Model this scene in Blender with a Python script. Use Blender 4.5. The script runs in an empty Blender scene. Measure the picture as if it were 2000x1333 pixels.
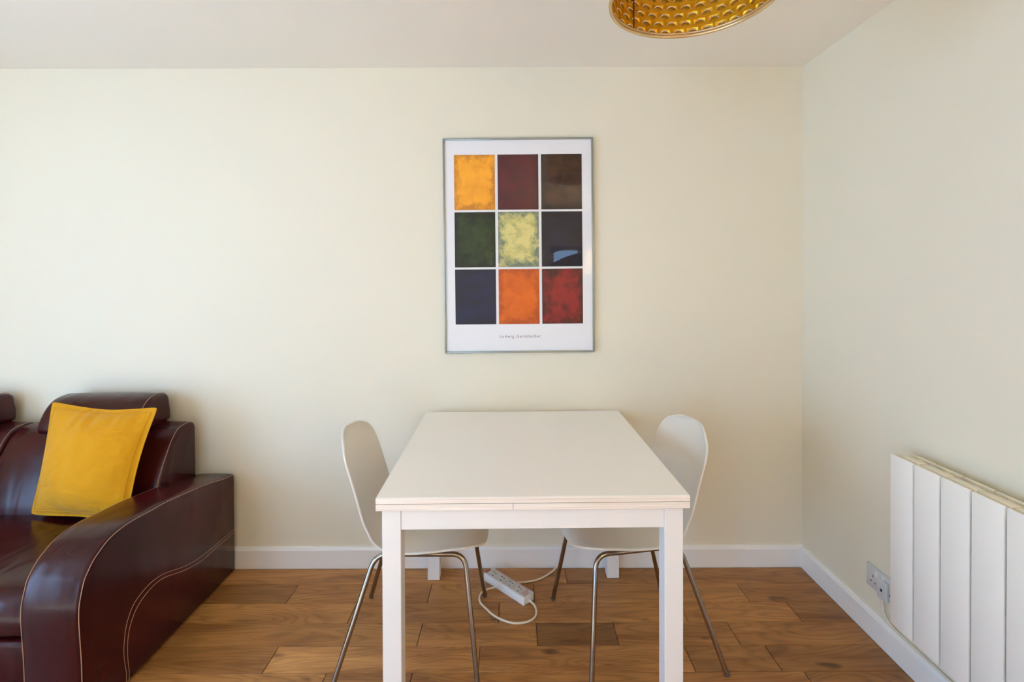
import bpy, bmesh, math, random
from mathutils import Vector, Matrix, Euler, noise as mnoise
random.seed(7)
R = math.radians
C = bpy.context.scene.collection
sc = bpy.context.scene

# ------------------------------------------------------------------ camera, sky, exposure
CAM_Z = 1.385
PITCH, ROLL, F = 0.5, 0.2, 976.0
cam = bpy.data.cameras.new('camera')
cam.sensor_width = 36.0
cam.lens = F * 36.0 / 2000.0
cam.shift_y = -(666.5 - (541.0 + F * math.tan(R(PITCH)))) / 2000.0
cam.clip_start = 0.02
cam_o = bpy.data.objects.new('camera', cam)
cam_o.location = (0, 0, CAM_Z)
cam_o.rotation_euler = (Matrix.Rotation(R(90 - PITCH), 3, 'X') @ Matrix.Rotation(R(-ROLL), 3, 'Z')).to_euler()
C.objects.link(cam_o)
sc.camera = cam_o

world = bpy.data.worlds.new('sky')
sc.world = world
world.use_nodes = True
bg = world.node_tree.nodes['Background']
bg.inputs['Color'].default_value = (0.52, 0.885, 1.46, 1)
bg.inputs['Strength'].default_value = 9.5

sun = bpy.data.lights.new('sun', 'SUN')
sun.energy = 37.0
sun.color = (0.97, 0.96, 0.84)
sun.angle = R(0.6)
sun_o = bpy.data.objects.new('sun', sun)
SUN_EL, SUN_AZ = 29.0, -14.0                 # travels +x, drops towards the floor behind the camera
sun_dir = Vector((math.cos(R(SUN_EL)) * math.cos(R(SUN_AZ)), math.cos(R(SUN_EL)) * math.sin(R(SUN_AZ)), -math.sin(R(SUN_EL))))
sun_o.rotation_euler = sun_dir.to_track_quat('-Z', 'Y').to_euler()
C.objects.link(sun_o)

sc.view_settings.view_transform = 'Standard'
sc.view_settings.look = 'None'
sc.view_settings.gamma = 1.0
sc.view_settings.use_curve_mapping = False
sc.view_settings.exposure = -0.50
try:
    sc.cycles.use_denoising = True
    sc.cycles.max_bounces = 14
    sc.cycles.diffuse_bounces = 8
    sc.cycles.sample_clamp_indirect = 8.0
except Exception:
    pass

# room extents
XL, XR, YB, YF, ZC = -3.45, 1.382, 2.377, -3.1, 2.378
# daylight openings: (axis, a0, a1, z0, z1)
WIN_LEFT = (-1.2, 0.80, 0.10, 2.10)     # y0,y1,z0,z1 in the left wall
WX0, WX1, WZ0, WZ1 = 0.60, 1.10, 1.54, 1.86   # small high window added to the rear wall for a reflection
WIN_REAR = (-2.75, -1.55, 0.08, 2.12)   # x0,x1,z0,z1 in the wall behind the camera


def portal(name, loc, rot, sx, sz):
    l = bpy.data.lights.new(name, 'AREA')
    l.shape = 'RECTANGLE'; l.size = sx; l.size_y = sz
    l.cycles.is_portal = True
    o = bpy.data.objects.new(name, l)
    o.location = loc; o.rotation_euler = rot
    C.objects.link(o)
    return o


portal('daylight_portal', (XL - 0.05, (WIN_LEFT[0] + WIN_LEFT[1]) / 2, (WIN_LEFT[2] + WIN_LEFT[3]) / 2),
       (R(90), 0, R(-90)), WIN_LEFT[1] - WIN_LEFT[0], WIN_LEFT[3] - WIN_LEFT[2])
portal('daylight_portal', ((WIN_REAR[0] + WIN_REAR[1]) / 2, YF - 0.05, (WIN_REAR[2] + WIN_REAR[3]) / 2),
       (R(90), 0, 0), WIN_REAR[1] - WIN_REAR[0], WIN_REAR[3] - WIN_REAR[2])

portal('daylight_portal', ((WX0 + WX1) / 2, YF - 0.13, (WZ0 + WZ1) / 2), (R(90), 0, 0), WX1 - WX0, WZ1 - WZ0)


# ------------------------------------------------------------------ helpers
def srgb(r, g, b):
    def f(c):
        c /= 255.0
        return c / 12.92 if c <= 0.04045 else ((c + 0.055) / 1.055) ** 2.4
    return (f(r), f(g), f(b), 1.0)


class NT:
    def __init__(self, name):
        self.m = bpy.data.materials.new(name)
        self.m.use_nodes = True
        self.t = self.m.node_tree
        self.b = self.t.nodes['Principled BSDF']
        self.out = self.t.nodes['Material Output']

    def n(self, typ, **kw):
        nd = self.t.nodes.new(typ)
        for k, v in kw.items():
            if k in nd.inputs:
                nd.inputs[k].default_value = v
            else:
                setattr(nd, k, v)
        return nd

    def l(self, a, b):
        self.t.links.new(a, b)

    def noise(self, vec, scale, detail=4, rough=0.55, dist=0.0):
        nd = self.n('ShaderNodeTexNoise')
        nd.inputs['Scale'].default_value = scale
        nd.inputs['Detail'].default_value = detail
        nd.inputs['Roughness'].default_value = rough
        nd.inputs['Distortion'].default_value = dist
        if vec is not None:
            self.l(vec, nd.inputs['Vector'])
        return nd.outputs['Fac']

    def mapping(self, vec, scale=(1, 1, 1), loc=(0, 0, 0)):
        nd = self.n('ShaderNodeMapping')
        nd.inputs['Scale'].default_value = scale
        nd.inputs['Location'].default_value = loc
        self.l(vec, nd.inputs['Vector'])
        return nd.outputs['Vector']

    def ramp(self, fac, stops):
        nd = self.n('ShaderNodeValToRGB')
        e = nd.color_ramp.elements
        while len(e) < len(stops):
            e.new(0.5)
        for i, (p, c) in enumerate(stops):
            e[i].position = p; e[i].color = c
        self.l(fac, nd.inputs['Fac'])
        return nd.outputs['Color']

    def mix(self, fac, a, b, mode='MIX'):
        nd = self.n('ShaderNodeMix')
        nd.data_type = 'RGBA'; nd.blend_type = mode
        for sock, v in ((nd.inputs[0], fac), (nd.inputs[6], a), (nd.inputs[7], b)):
            if hasattr(v, 'is_output'):
                self.l(v, sock)
            else:
                sock.default_value = v
        return nd.outputs[2]

    def bump(self, h, strength, dist=0.01):
        nd = self.n('ShaderNodeBump')
        nd.inputs['Strength'].default_value = strength
        nd.inputs['Distance'].default_value = dist
        self.l(h, nd.inputs['Height'])
        self.l(nd.outputs['Normal'], self.b.inputs['Normal'])

    def set(self, color=None, rough=None, metal=None, spec=None, coat=None, coat_rough=None, sheen=None):
        for k, v in (('Base Color', color), ('Roughness', rough), ('Metallic', metal), ('Specular IOR Level', spec),
                     ('Coat Weight', coat), ('Coat Roughness', coat_rough), ('Sheen Weight', sheen)):
            if v is None:
                continue
            if hasattr(v, 'is_output'):
                self.l(v, self.b.inputs[k])
            else:
                self.b.inputs[k].default_value = v
        return self


def objvec(nt):
    return nt.n('ShaderNodeTexCoord').outputs['Object']


def posvec(nt):
    return nt.n('ShaderNodeNewGeometry').outputs['Position']


def simple(name, col, rough=0.5, metal=0.0, var=0.0, scale=8.0, bump=0.0, bscale=60.0, **kw):
    nt = NT(name)
    v = posvec(nt)
    if var > 0:
        f = nt.noise(v, scale)
        c2 = tuple(max(0, c * (1 - var)) for c in col[:3]) + (1,)
        nt.set(color=nt.mix(f, col, c2))
    else:
        nt.set(color=col)
    nt.set(rough=rough, metal=metal, **kw)
    if bump > 0:
        nt.bump(nt.noise(v, bscale, 3), bump, 0.002)
    return nt.m


def finish(name, bm, m, parent=None, smooth=True, angle=35):
    me = bpy.data.meshes.new(name)
    bm.normal_update()
    bm.to_mesh(me); bm.free()
    if m:
        me.materials.append(m)
    if smooth:
        for p in me.polygons:
            p.use_smooth = True
        me.set_sharp_from_angle(angle=R(angle))
    o = bpy.data.objects.new(name, me)
    C.objects.link(o)
    if parent:
        o.parent = parent
    return o


def tag(o, label=None, cat=None, group=None, kind=None):
    if label: o['label'] = label
    if cat: o['category'] = cat
    if group: o['group'] = group
    if kind: o['kind'] = kind
    return o


def empty(name, loc, rz=0.0):
    o = bpy.data.objects.new(name, None)
    o.location = loc; o.rotation_euler = (0, 0, rz)
    o.empty_display_size = 0.1
    C.objects.link(o)
    return o


def add_box(bm, lo, hi, bev=0.0, seg=2):
    r = bmesh.ops.create_cube(bm, size=1.0)
    vs = r['verts']
    for v in vs:
        v.co = Vector([lo[i] + (v.co[i] + 0.5) * (hi[i] - lo[i]) for i in range(3)])
    if bev > 0:
        es = set()
        for v in vs:
            es.update(v.link_edges)
        bmesh.ops.bevel(bm, geom=list(es), offset=bev, segments=seg, profile=0.5, affect='EDGES')
    return bm


def box(name, lo, hi, m, parent=None, bev=0.0, seg=2):
    bm = bmesh.new()
    add_box(bm, lo, hi, bev, seg)
    return finish(name, bm, m, parent)


def catmull(pts, n=6, closed=False):
    P = [Vector(p) for p in pts]
    out = []
    N = len(P)
    rng = N if closed else N - 1
    for i in range(rng):
        p1, p2 = P[i], P[(i + 1) % N]
        p0 = P[i - 1] if (i > 0 or closed) else p1 * 2 - p2
        p3 = P[(i + 2) % N] if (i + 2 < N or closed) else p2 * 2 - p1
        for k in range(n):
            t = k / n
            out.append(0.5 * ((2 * p1) + (p2 - p0) * t + (2 * p0 - 5 * p1 + 4 * p2 - p3) * t * t + (3 * p1 - p0 - 3 * p2 + p3) * t ** 3))
    if not closed:
        out.append(P[-1])
    return out


def fillet(pts, r, n=6):
    P = [Vector(p) for p in pts]
    out = [P[0]]
    for i in range(1, len(P) - 1):
        a, b, c = P[i - 1], P[i], P[i + 1]
        d1, d2 = (a - b).normalized(), (c - b).normalized()
        s, e = b + d1 * r, b + d2 * r
        for k in range(n + 1):
            t = k / n
            out.append(s * (1 - t) ** 2 + b * 2 * t * (1 - t) + e * t * t)
    out.append(P[-1])
    return out


def add_tube(bm, path, r, sides=10, closed=False, caps=True):
    P = [Vector(p) for p in path]
    N = len(P)
    rr = r if callable(r) else (lambda i: r)
    up = None
    rings = []
    for i in range(N):
        if closed:
            d = P[(i + 1) % N] - P[i - 1]
        else:
            d = P[min(i + 1, N - 1)] - P[max(i - 1, 0)]
        d.normalize()
        if up is None:
            up = Vector((0, 0, 1)) if abs(d.z) < 0.9 else Vector((1, 0, 0))
        up = (up - d * up.dot(d)).normalized()
        s = d.cross(up)
        rings.append([bm.verts.new(P[i] + (up * math.cos(a) + s * math.sin(a)) * rr(i))
                      for a in (2 * math.pi * k / sides for k in range(sides))])
    M = N if closed else N - 1
    for i in range(M):
        a, b = rings[i], rings[(i + 1) % N]
        for k in range(sides):
            bm.faces.new((a[k], a[(k + 1) % sides], b[(k + 1) % sides], b[k]))
    if caps and not closed:
        bm.faces.new(rings[0][::-1]); bm.faces.new(rings[-1])
    bmesh.ops.recalc_face_normals(bm, faces=bm.faces[:])
    return bm


def tube(name, path, r, m, parent=None, sides=10, closed=False):
    bm = bmesh.new()
    add_tube(bm, path, r, sides, closed)
    return finish(name, bm, m, parent, angle=60)


def add_lathe(bm, prof, cx, cy, n=32):
    rings = [[bm.verts.new((cx + r * math.cos(2 * math.pi * k / n), cy + r * math.sin(2 * math.pi * k / n), z)) for k in range(n)]
             for r, z in prof]
    for a, b in zip(rings, rings[1:]):
        for k in range(n):
            bm.faces.new((a[k], a[(k + 1) % n], b[(k + 1) % n], b[k]))
    bm.faces.new(rings[0][::-1]); bm.faces.new(rings[-1])
    bmesh.ops.recalc_face_normals(bm, faces=bm.faces[:])


def lathe(name, prof, c, m, parent=None, n=32):
    bm = bmesh.new()
    add_lathe(bm, prof, c[0], c[1], n)
    return finish(name, bm, m, parent)


def extrude_profile(name, prof, x0, x1, m, parent=None, bev=0.012, seg=3, crown=0.0, slices=1):
    """prof: closed (y,z) outline, swept from x0 to x1 with rounded end edges; crown swells the middle a little"""
    bm = bmesh.new()
    n = len(prof)
    cy = sum(p[0] for p in prof) / n; cz = sum(p[1] for p in prof) / n

    xs = []
    for k in range(seg + 1):                       # rounded left end
        a = math.pi / 2 * k / seg
        xs.append((x0 + bev * (1 - math.sin(a)) if False else x0 + bev * (1 - math.cos(a)), bev * (1 - math.sin(a))))
    for k in range(1, slices):
        xs.append((x0 + bev + (x1 - x0 - 2 * bev) * k / slices, 0.0))
    for k in range(seg + 1):
        a = math.pi / 2 * k / seg
        xs.append((x1 - bev * (1 - math.sin(a)), bev * (1 - math.cos(a))))
    # inward normals of the outline
    area = sum(prof[i][0] * prof[(i + 1) % n][1] - prof[(i + 1) % n][0] * prof[i][1] for i in range(n))
    sg = 1.0 if area > 0 else -1.0
    nor = []
    for i in range(n):
        a, b = prof[i - 1], prof[(i + 1) % n]
        ty, tz = b[0] - a[0], b[1] - a[1]
        L = math.hypot(ty, tz) or 1.0
        nor.append((-tz / L * sg, ty / L * sg))
    rings = []
    for x, ins in xs:
        t = (x - x0) / (x1 - x0) * 2 - 1
        sw = crown * (1 - abs(t) ** 3)
        rings.append([bm.verts.new((x, prof[i][0] + nor[i][0] * (ins - sw), prof[i][1] + nor[i][1] * (ins - sw))) for i in range(n)])
    for a, b in zip(rings, rings[1:]):
        for i in range(n):
            bm.faces.new((a[i], a[(i + 1) % n], b[(i + 1) % n], b[i]))
    for ring in (rings[0], rings[-1]):
        bm.faces.new(ring)
    bmesh.ops.recalc_face_normals(bm, faces=bm.faces[:])
    return finish(name, bm, m, parent, angle=50)


def copy_tree(o, parent=None):
    c = o.copy(); C.objects.link(c); c.parent = parent
    for ch in list(o.children):
        copy_tree(ch, c)
    return c


# ------------------------------------------------------------------ materials
def wall_material(name, col, bump=0.06):
    nt = NT(name)
    v = posvec(nt)
    f = nt.noise(v, 0.9, 3)
    c2 = tuple(c * 0.965 for c in col[:3]) + (1,)
    nt.set(color=nt.mix(f, col, c2), rough=0.62, spec=0.35)
    nt.bump(nt.noise(v, 220, 3), bump, 0.001)
    return nt.m


M_WALL = wall_material('cream_wall_paint', srgb(230, 223, 202))
M_CEIL = wall_material('white_ceiling_paint', srgb(243, 238, 228))
M_TRIM = simple('white_gloss_trim', srgb(238, 236, 232), 0.35)
M_OUTLINE = simple('dark_floor_gap', srgb(38, 24, 14), 0.8)


def wood_floor():
    nt = NT('oak_floor')
    pos = posvec(nt)
    info = nt.n('ShaderNodeObjectInfo')
    off = nt.n('ShaderNodeCombineXYZ')
    mul = nt.n('ShaderNodeMath', operation='MULTIPLY'); mul.inputs[1].default_value = 37.0
    nt.l(info.outputs['Random'], mul.inputs[0])
    nt.l(mul.outputs[0], off.inputs['X']); nt.l(mul.outputs[0], off.inputs['Y'])
    add = nt.n('ShaderNodeVectorMath', operation='ADD')
    nt.l(pos, add.inputs[0]); nt.l(off.outputs[0], add.inputs[1])
    v = add.outputs[0]
    broad = nt.noise(nt.mapping(v, (1.6, 9.0, 1)), 1.6, 3, 0.5, 0.6)
    rn = nt.noise(nt.mapping(v, (0.9, 6.5, 1)), 1.0, 2, 0.45, 0.5)
    rm = nt.n('ShaderNodeMath', operation='MULTIPLY'); nt.l(rn, rm.inputs[0]); rm.inputs[1].default_value = 130.0
    rs = nt.n('ShaderNodeMath', operation='SINE'); nt.l(rm.outputs[0], rs.inputs[0])
    ra = nt.n('ShaderNodeMath', operation='MULTIPLY_ADD'); nt.l(rs.outputs[0], ra.inputs[0]); ra.inputs[1].default_value = 0.5; ra.inputs[2].default_value = 0.5
    wav = ra
    fine = nt.noise(nt.mapping(v, (7.0, 190.0, 1)), 1.0, 3, 0.6)
    knots = nt.noise(nt.mapping(v, (4.5, 11.0, 1)), 1.25, 2, 0.4)
    kn = nt.ramp(knots, [(0.68, (0, 0, 0, 1)), (0.78, (1, 1, 1, 1))])
    base = nt.ramp(broad, [(0.28, srgb(158, 108, 60)), (0.5, srgb(190, 138, 80)), (0.75, srgb(208, 158, 98))])
    c = nt.mix(0.30, base, nt.ramp(wav.outputs[0], [(0.0, srgb(120, 80, 48)), (0.55, srgb(245, 236, 222))]), 'MULTIPLY')
    c = nt.mix(0.30, c, nt.ramp(fine, [(0.3, srgb(110, 72, 40)), (0.7, srgb(255, 246, 232))]), 'MULTIPLY')
    c = nt.mix(kn, c, srgb(84, 50, 26))
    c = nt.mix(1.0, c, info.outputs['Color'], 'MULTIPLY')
    nt.set(color=c, rough=nt.ramp(fine, [(0.2, (0.34,) * 3 + (1,)), (0.8, (0.46,) * 3 + (1,))]), spec=0.45)
    nt.bump(fine, 0.10, 0.001)
    return nt.m


M_FLOOR = wood_floor()


def leather():
    nt = NT('burgundy_leather')
    v = posvec(nt)
    f = nt.noise(v, 2.2, 2, 0.4)
    c = nt.ramp(f, [(0.30, srgb(42, 8, 11)), (0.55, srgb(54, 11, 14)), (0.8, srgb(72, 16, 18))])
    r = nt.ramp(nt.noise(v, 5, 2), [(0.3, (0.19,) * 3 + (1,)), (0.7, (0.27,) * 3 + (1,))])
    nt.set(color=c, rough=r, spec=0.30)
    grain = nt.n('ShaderNodeTexVoronoi'); grain.inputs['Scale'].default_value = 380
    nt.l(v, grain.inputs['Vector'])
    wr = nt.noise(nt.mapping(v, (14.0, 6.0, 2.5)), 1.0, 1, 0.4, 0.5)
    b1 = nt.n('ShaderNodeBump'); b1.inputs['Strength'].default_value = 0.35; b1.inputs['Distance'].default_value = 0.012
    nt.l(wr, b1.inputs['Height'])
    b2 = nt.n('ShaderNodeBump'); b2.inputs['Strength'].default_value = 0.05; b2.inputs['Distance'].default_value = 0.0006
    nt.l(grain.outputs['Distance'], b2.inputs['Height']); nt.l(b1.outputs['Normal'], b2.inputs['Normal'])
    nt.l(b2.outputs['Normal'], nt.b.inputs['Normal'])
    return nt.m


M_LEATHER = leather()
M_STITCH = simple('beige_thread', srgb(176, 140, 116), 0.7)


def fabric():
    nt = NT('mustard_cotton')
    v = posvec(nt)
    c = nt.mix(nt.noise(v, 7, 4), srgb(212, 152, 20), srgb(194, 134, 12))
    nt.set(color=c, rough=0.85, spec=0.15, sheen=0.15)
    fold = nt.noise(nt.mapping(v, (6, 6, 9)), 1.5, 3, 0.5, 0.8)
    weave = nt.noise(v, 900, 1)
    b1 = nt.n('ShaderNodeBump'); b1.inputs['Strength'].default_value = 0.7; b1.inputs['Distance'].default_value = 0.016
    nt.l(fold, b1.inputs['Height'])
    b2 = nt.n('ShaderNodeBump'); b2.inputs['Strength'].default_value = 0.2; b2.inputs['Distance'].default_value = 0.0008
    nt.l(weave, b2.inputs['Height']); nt.l(b1.outputs['Normal'], b2.inputs['Normal'])
    nt.l(b2.outputs['Normal'], nt.b.inputs['Normal'])
    return nt.m


M_CUSHION = fabric()
M_SHELL = simple('white_plastic_shell', srgb(226, 220, 208), 0.38, var=0.03, scale=3)
M_CHROME = simple('chrome_tube', srgb(158, 148, 138), 0.13, 1.0)
M_RUBBER = simple('brown_rubber', srgb(84, 72, 62), 0.7)
M_TABLE = simple('white_lacquer_top', srgb(244, 241, 235), 0.42, var=0.02, scale=4)


def edge_wood():
    nt = NT('white_stained_edge')
    v = posvec(nt)
    f = nt.noise(nt.mapping(v, (3, 3, 260)), 1.0, 3)
    nt.set(color=nt.ramp(f, [(0.3, srgb(222, 208, 190)), (0.6, srgb(242, 234, 224))]), rough=0.5)
    return nt.m


M_EDGE = edge_wood()
M_TLEG = simple('white_lacquer_legs', srgb(234, 231, 227), 0.4)
M_RAD = simple('white_radiator_enamel', srgb(240, 236, 226), 0.33)
M_RADCAP = simple('cream_radiator_cap', srgb(226, 218, 196), 0.4)
M_SHADED_CORE = simple('shaded_radiator_core', srgb(44, 46, 47), 0.6)  # radiator interior: shade of the deep slots put into its colour
M_DARK = simple('dark_recess', srgb(24, 24, 24), 0.8)
M_PLASTIC = simple('white_socket_plastic', srgb(232, 231, 228), 0.35)
M_PLASTIC2 = simple('grey_white_plastic', srgb(205, 204, 202), 0.4)
M_CABLE = simple('white_flex_cable', srgb(226, 214, 192), 0.45)
M_RED = simple('red_print', srgb(168, 40, 44), 0.5)
M_PINK = simple('pale_red_print', srgb(196, 150, 148), 0.5)


# ------------------------------------------------------------------ the room
def slab(name, lo, hi, m, kind='structure', label=None, parent=None, bev=0.0):
    o = box(name, lo, hi, m, parent, bev)
    if kind:
        tag(o, kind=kind, label=label)
    return o


T = 0.12
slab('wall_back', (XL - T, YB, -0.1), (XR + T, YB + T, ZC + 0.05), M_WALL, label='cream painted wall behind the dining table')
slab('wall_right', (XR, YF - T, -0.1), (XR + T, YB + T, ZC + 0.05), M_WALL, label='cream painted wall carrying the white radiator')
slab('ceiling', (XL - T, YF - T, ZC), (XR + T, YB + T, ZC + 0.1), M_CEIL, label='plain off-white ceiling')

y0, y1, z0, z1 = WIN_LEFT
bm = bmesh.new()
add_box(bm, (XL - T, YF - T, -0.1), (XL, y0, ZC)); add_box(bm, (XL - T, y1, -0.1), (XL, YB + T, ZC))
add_box(bm, (XL - T, y0, -0.1), (XL, y1, z0)); add_box(bm, (XL - T, y0, z1), (XL, y1, ZC))
tag(finish('wall_left', bm, M_WALL, smooth=False), 'cream painted wall with the tall window opening', kind='structure')
x0, x1, z0, z1 = WIN_REAR
bm = bmesh.new()
add_box(bm, (XL - T, YF - T, -0.1), (x0, YF, ZC)); add_box(bm, (x1, YF - T, -0.1), (WX0, YF, ZC)); add_box(bm, (WX1, YF - T, -0.1), (XR + T, YF, ZC))
add_box(bm, (WX0, YF - T, -0.1), (WX1, YF, WZ0)); add_box(bm, (WX0, YF - T, WZ1), (WX1, YF, ZC))
add_box(bm, (x0, YF - T, -0.1), (x1, YF, z0)); add_box(bm, (x0, YF - T, z1), (x1, YF, ZC))
tag(finish('wall_rear', bm, M_WALL, smooth=False), 'cream painted wall behind the viewer with a window', kind='structure')


def window_frame(name, axis, a0, a1, z0, z1, c, n):
    root = empty(name, ((c, a0, z0) if axis == 'x' else (a0, c, z0)))
    tag(root, 'white framed window letting in daylight, ' + ('beside the sofa' if axis == 'x' else 'behind the viewer'), kind='structure')

    def bar(nm, u0, u1, w0, w1):
        if axis == 'x':
            o = box(nm, (-0.03, u0 - a0, w0 - z0), (0.03, u1 - a0, w1 - z0), M_TRIM, root, 0.004)
        else:
            o = box(nm, (u0 - a0, -0.03, w0 - z0), (u1 - a0, 0.03, w1 - z0), M_TRIM, root, 0.004)
    t = 0.06
    bar('window_stile', a0, a0 + t, z0, z1); bar('window_stile', a1 - t, a1, z0, z1)
    bar('window_rail', a0 + t, a1 - t, z0, z0 + t); bar('window_rail', a0 + t, a1 - t, z1 - t, z1)
    for k in range(1, n):
        m = a0 + (a1 - a0) * k / n
        bar('mullion', m - t / 2, m + t / 2, z0 + t, z1 - t)


window_frame('window_1', 'x', *WIN_LEFT, XL - 0.06, 3)
window_frame('window_2', 'y', *WIN_REAR, YF - 0.06, 2)

window_frame('added_window', 'y', WX0, WX1, WZ0, WZ1, YF - 0.09, 1)  # added opening; its sky makes the pale reflection in the poster glass
cur = empty('added_curtain', ((WX0 + WX1) / 2, YF - 0.02, WZ0)); tag(cur, 'grey cloth added across the small high window to shape its reflection', 'added_curtain')  # cloth added so only a slanted band of sky shows in the glazing
M_CUR = simple('added_curtain_cloth', srgb(92, 90, 92), 0.9)
xs_ = [0.58, 0.68, 0.80, 0.92, 1.02, 1.12]
up_ = [1.73, 1.77, 1.81, 1.83, 1.81, 1.76]; dn_ = [1.58, 1.62, 1.68, 1.72, 1.75, 1.755]
for nm_, e0_, e1_ in (('added_curtain_drop', up_, [1.90] * 6), ('added_curtain_swag', [1.50] * 6, dn_)):
    bm = bmesh.new()
    A = [bm.verts.new((x - (WX0 + WX1) / 2, 0.012 * math.sin(x * 60), z - WZ0)) for x, z in zip(xs_, e0_)]
    B = [bm.verts.new((x - (WX0 + WX1) / 2, 0.012 * math.sin(x * 60), z - WZ0)) for x, z in zip(xs_, e1_)]
    for k in range(5):
        bm.faces.new((A[k], A[k + 1], B[k + 1], B[k]))
    o = finish(nm_, bm, M_CUR, cur, angle=80)
    md = o.modifiers.new('thickness', 'SOLIDIFY'); md.thickness = 0.004; md.offset = 0

# skirting boards with a small moulded top
BB_H, BB_T = 0.100, 0.015


def baseboard(name, p0, p1, normal, label):
    """prism along p0->p1, thickness towards normal"""
    p0, p1, n = Vector(p0), Vector(p1), Vector(normal)
    prof = [(0, 0), (BB_T, 0), (BB_T, BB_H - 0.014), (BB_T - 0.003, BB_H - 0.010), (BB_T - 0.006, BB_H - 0.003), (BB_T - 0.009, BB_H), (0, BB_H)]
    bm = bmesh.new()
    a = [bm.verts.new(p0 + n * t + Vector((0, 0, z))) for t, z in prof]
    b = [bm.verts.new(p1 + n * t + Vector((0, 0, z))) for t, z in prof]
    for i in range(len(prof)):
        j = (i + 1) % len(prof)
        bm.faces.new((a[i], a[j], b[j], b[i]))
    bm.faces.new(a[::-1]); bm.faces.new(b)
    bmesh.ops.recalc_face_normals(bm, faces=bm.faces[:])
    return tag(finish(name, bm, M_TRIM, smooth=False), label, kind='structure')


baseboard('baseboard_back', (XL, YB, 0), (XR, YB, 0), (0, -1, 0), 'white skirting board below the cream back wall')
baseboard('baseboard_right', (XR, YB - BB_T, 0), (XR, YF, 0), (-1, 0, 0), 'white skirting board running under the radiator')
baseboard('baseboard_left', (XL, YB - BB_T, 0), (XL, WIN_LEFT[1], 0), (1, 0, 0), 'white skirting board on the window wall')

# floor: substrate + planks
floor = slab('floor', (XL - T, YF - T, -0.1), (XR + T, YB, -0.014), M_OUTLINE, label='oak plank floor in mixed light and dark brown boards')
ROW_Y = [2.3625, 2.2410, 2.1120, 1.9877, 1.8629, 1.7368]
JOINTS = {0: [-2.6, -1.7, 0.245], 1: [-2.9, -1.62, -0.966, -0.365, 0.092, 1.007], 2: [-2.5, -1.5, -0.665, -0.058, 0.702, 1.158],
          3: [-3.0, -2.1, -1.55, -0.362, 0.092, 0.398, 0.854], 4: [-2.7, -1.9, -0.879, -0.124, 0.639, 0.942],
          5: [-2.95, -1.8, -0.653, -0.353, 1.015]}
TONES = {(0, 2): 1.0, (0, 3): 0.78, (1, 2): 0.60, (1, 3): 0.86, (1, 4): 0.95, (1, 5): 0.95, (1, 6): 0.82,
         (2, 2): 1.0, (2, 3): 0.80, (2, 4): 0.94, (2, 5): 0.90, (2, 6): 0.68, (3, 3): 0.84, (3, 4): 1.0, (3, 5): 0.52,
         (3, 6): 0.76, (3, 7): 0.80, (4, 2): 0.78, (4, 3): 1.12, (4, 4): 0.92, (4, 5): 0.70, (4, 6): 0.66, (5, 2): 1.0, (5, 3): 0.80, (5, 4): 0.90, (5, 5): 0.68}  # board tones; right-hand boards also darkened for the light falling off there
bm = bmesh.new()
add_box(bm, (0, 0, -0.014), (1, 1, 0))
plank_cache = {}


def plank(xa, xb, ya, yb, tone):
    g = 0.0011
    key = (round(xb - xa, 3), round(yb - ya, 4))
    me = plank_cache.get(key)
    if me is None:
        b = bmesh.new()
        add_box(b, (0, 0, -0.014), (xb - xa - 2 * g, yb - ya - 2 * g, 0), 0.0012, 1)
        me = bpy.data.meshes.new('plank')
        b.to_mesh(me); b.free()
        me.materials.append(M_FLOOR)
        plank_cache[key] = me
    o = bpy.data.objects.new('plank', me)
    o.location = (xa + g, ya + g, 0)
    h = random.uniform(-0.02, 0.02)
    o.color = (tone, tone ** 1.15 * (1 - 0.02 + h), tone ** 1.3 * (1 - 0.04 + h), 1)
    C.objects.link(o); o.parent = floor


bm.free()
ROWW = 0.1248
ri = 0
ytop = YB - 0.002
while True:
    if ri < 6:
        ya = ROW_Y[ri + 1] if ri + 1 < 6 else ROW_Y[5] - ROWW
        yb = ROW_Y[ri]
        if ri == 0:
            yb = YB - BB_T
        js = JOINTS[ri]
    else:
        yb = ROW_Y[5] - ROWW * (ri - 5)
        ya = max(yb - ROWW, YF)
        js = []
        x = XL + random.uniform(0.5, 1.1)
        while x < XR - 0.35:
            js.append(x); x += random.choice((0.6, 0.9, 0.9, 1.2))
    xs = [XL] + js + [XR - BB_T]
    for k in range(len(xs) - 1):
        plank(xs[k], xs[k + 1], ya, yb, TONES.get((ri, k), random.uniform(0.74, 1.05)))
    ri += 1
    if ya <= YF + 0.001:
        break

# pale wool mat added behind the viewer to bounce neutral sunlight upward
bounce_rug = box('bounce_rug', (-2.9, -2.0, 0.0), (-0.5, 0.75, 0.012), simple('pale_bounce_wool', srgb(224, 220, 212), 0.9, var=0.05, bump=0.3, bscale=300), None, 0.004, 1)
tag(bounce_rug, 'pale cream wool mat added behind the viewer to bounce sunlight', 'bounce_rug')

# ------------------------------------------------------------------ sofa
AX0, AX1 = -1.490, -1.312        # near arm
sofa = empty('leather_sofa', (-2.3, 1.93, 0))
tag(sofa, 'dark burgundy leather sofa with beige stitching and curved arms', 'sofa')
SOFF = Vector((-2.3, 1.93, 0))


def child_world(o, root):
    """geometry authored in world space: shift it under its thing"""
    o.data.transform(Matrix.Translation(-root.matrix_basis.translation))
    return o


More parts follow.
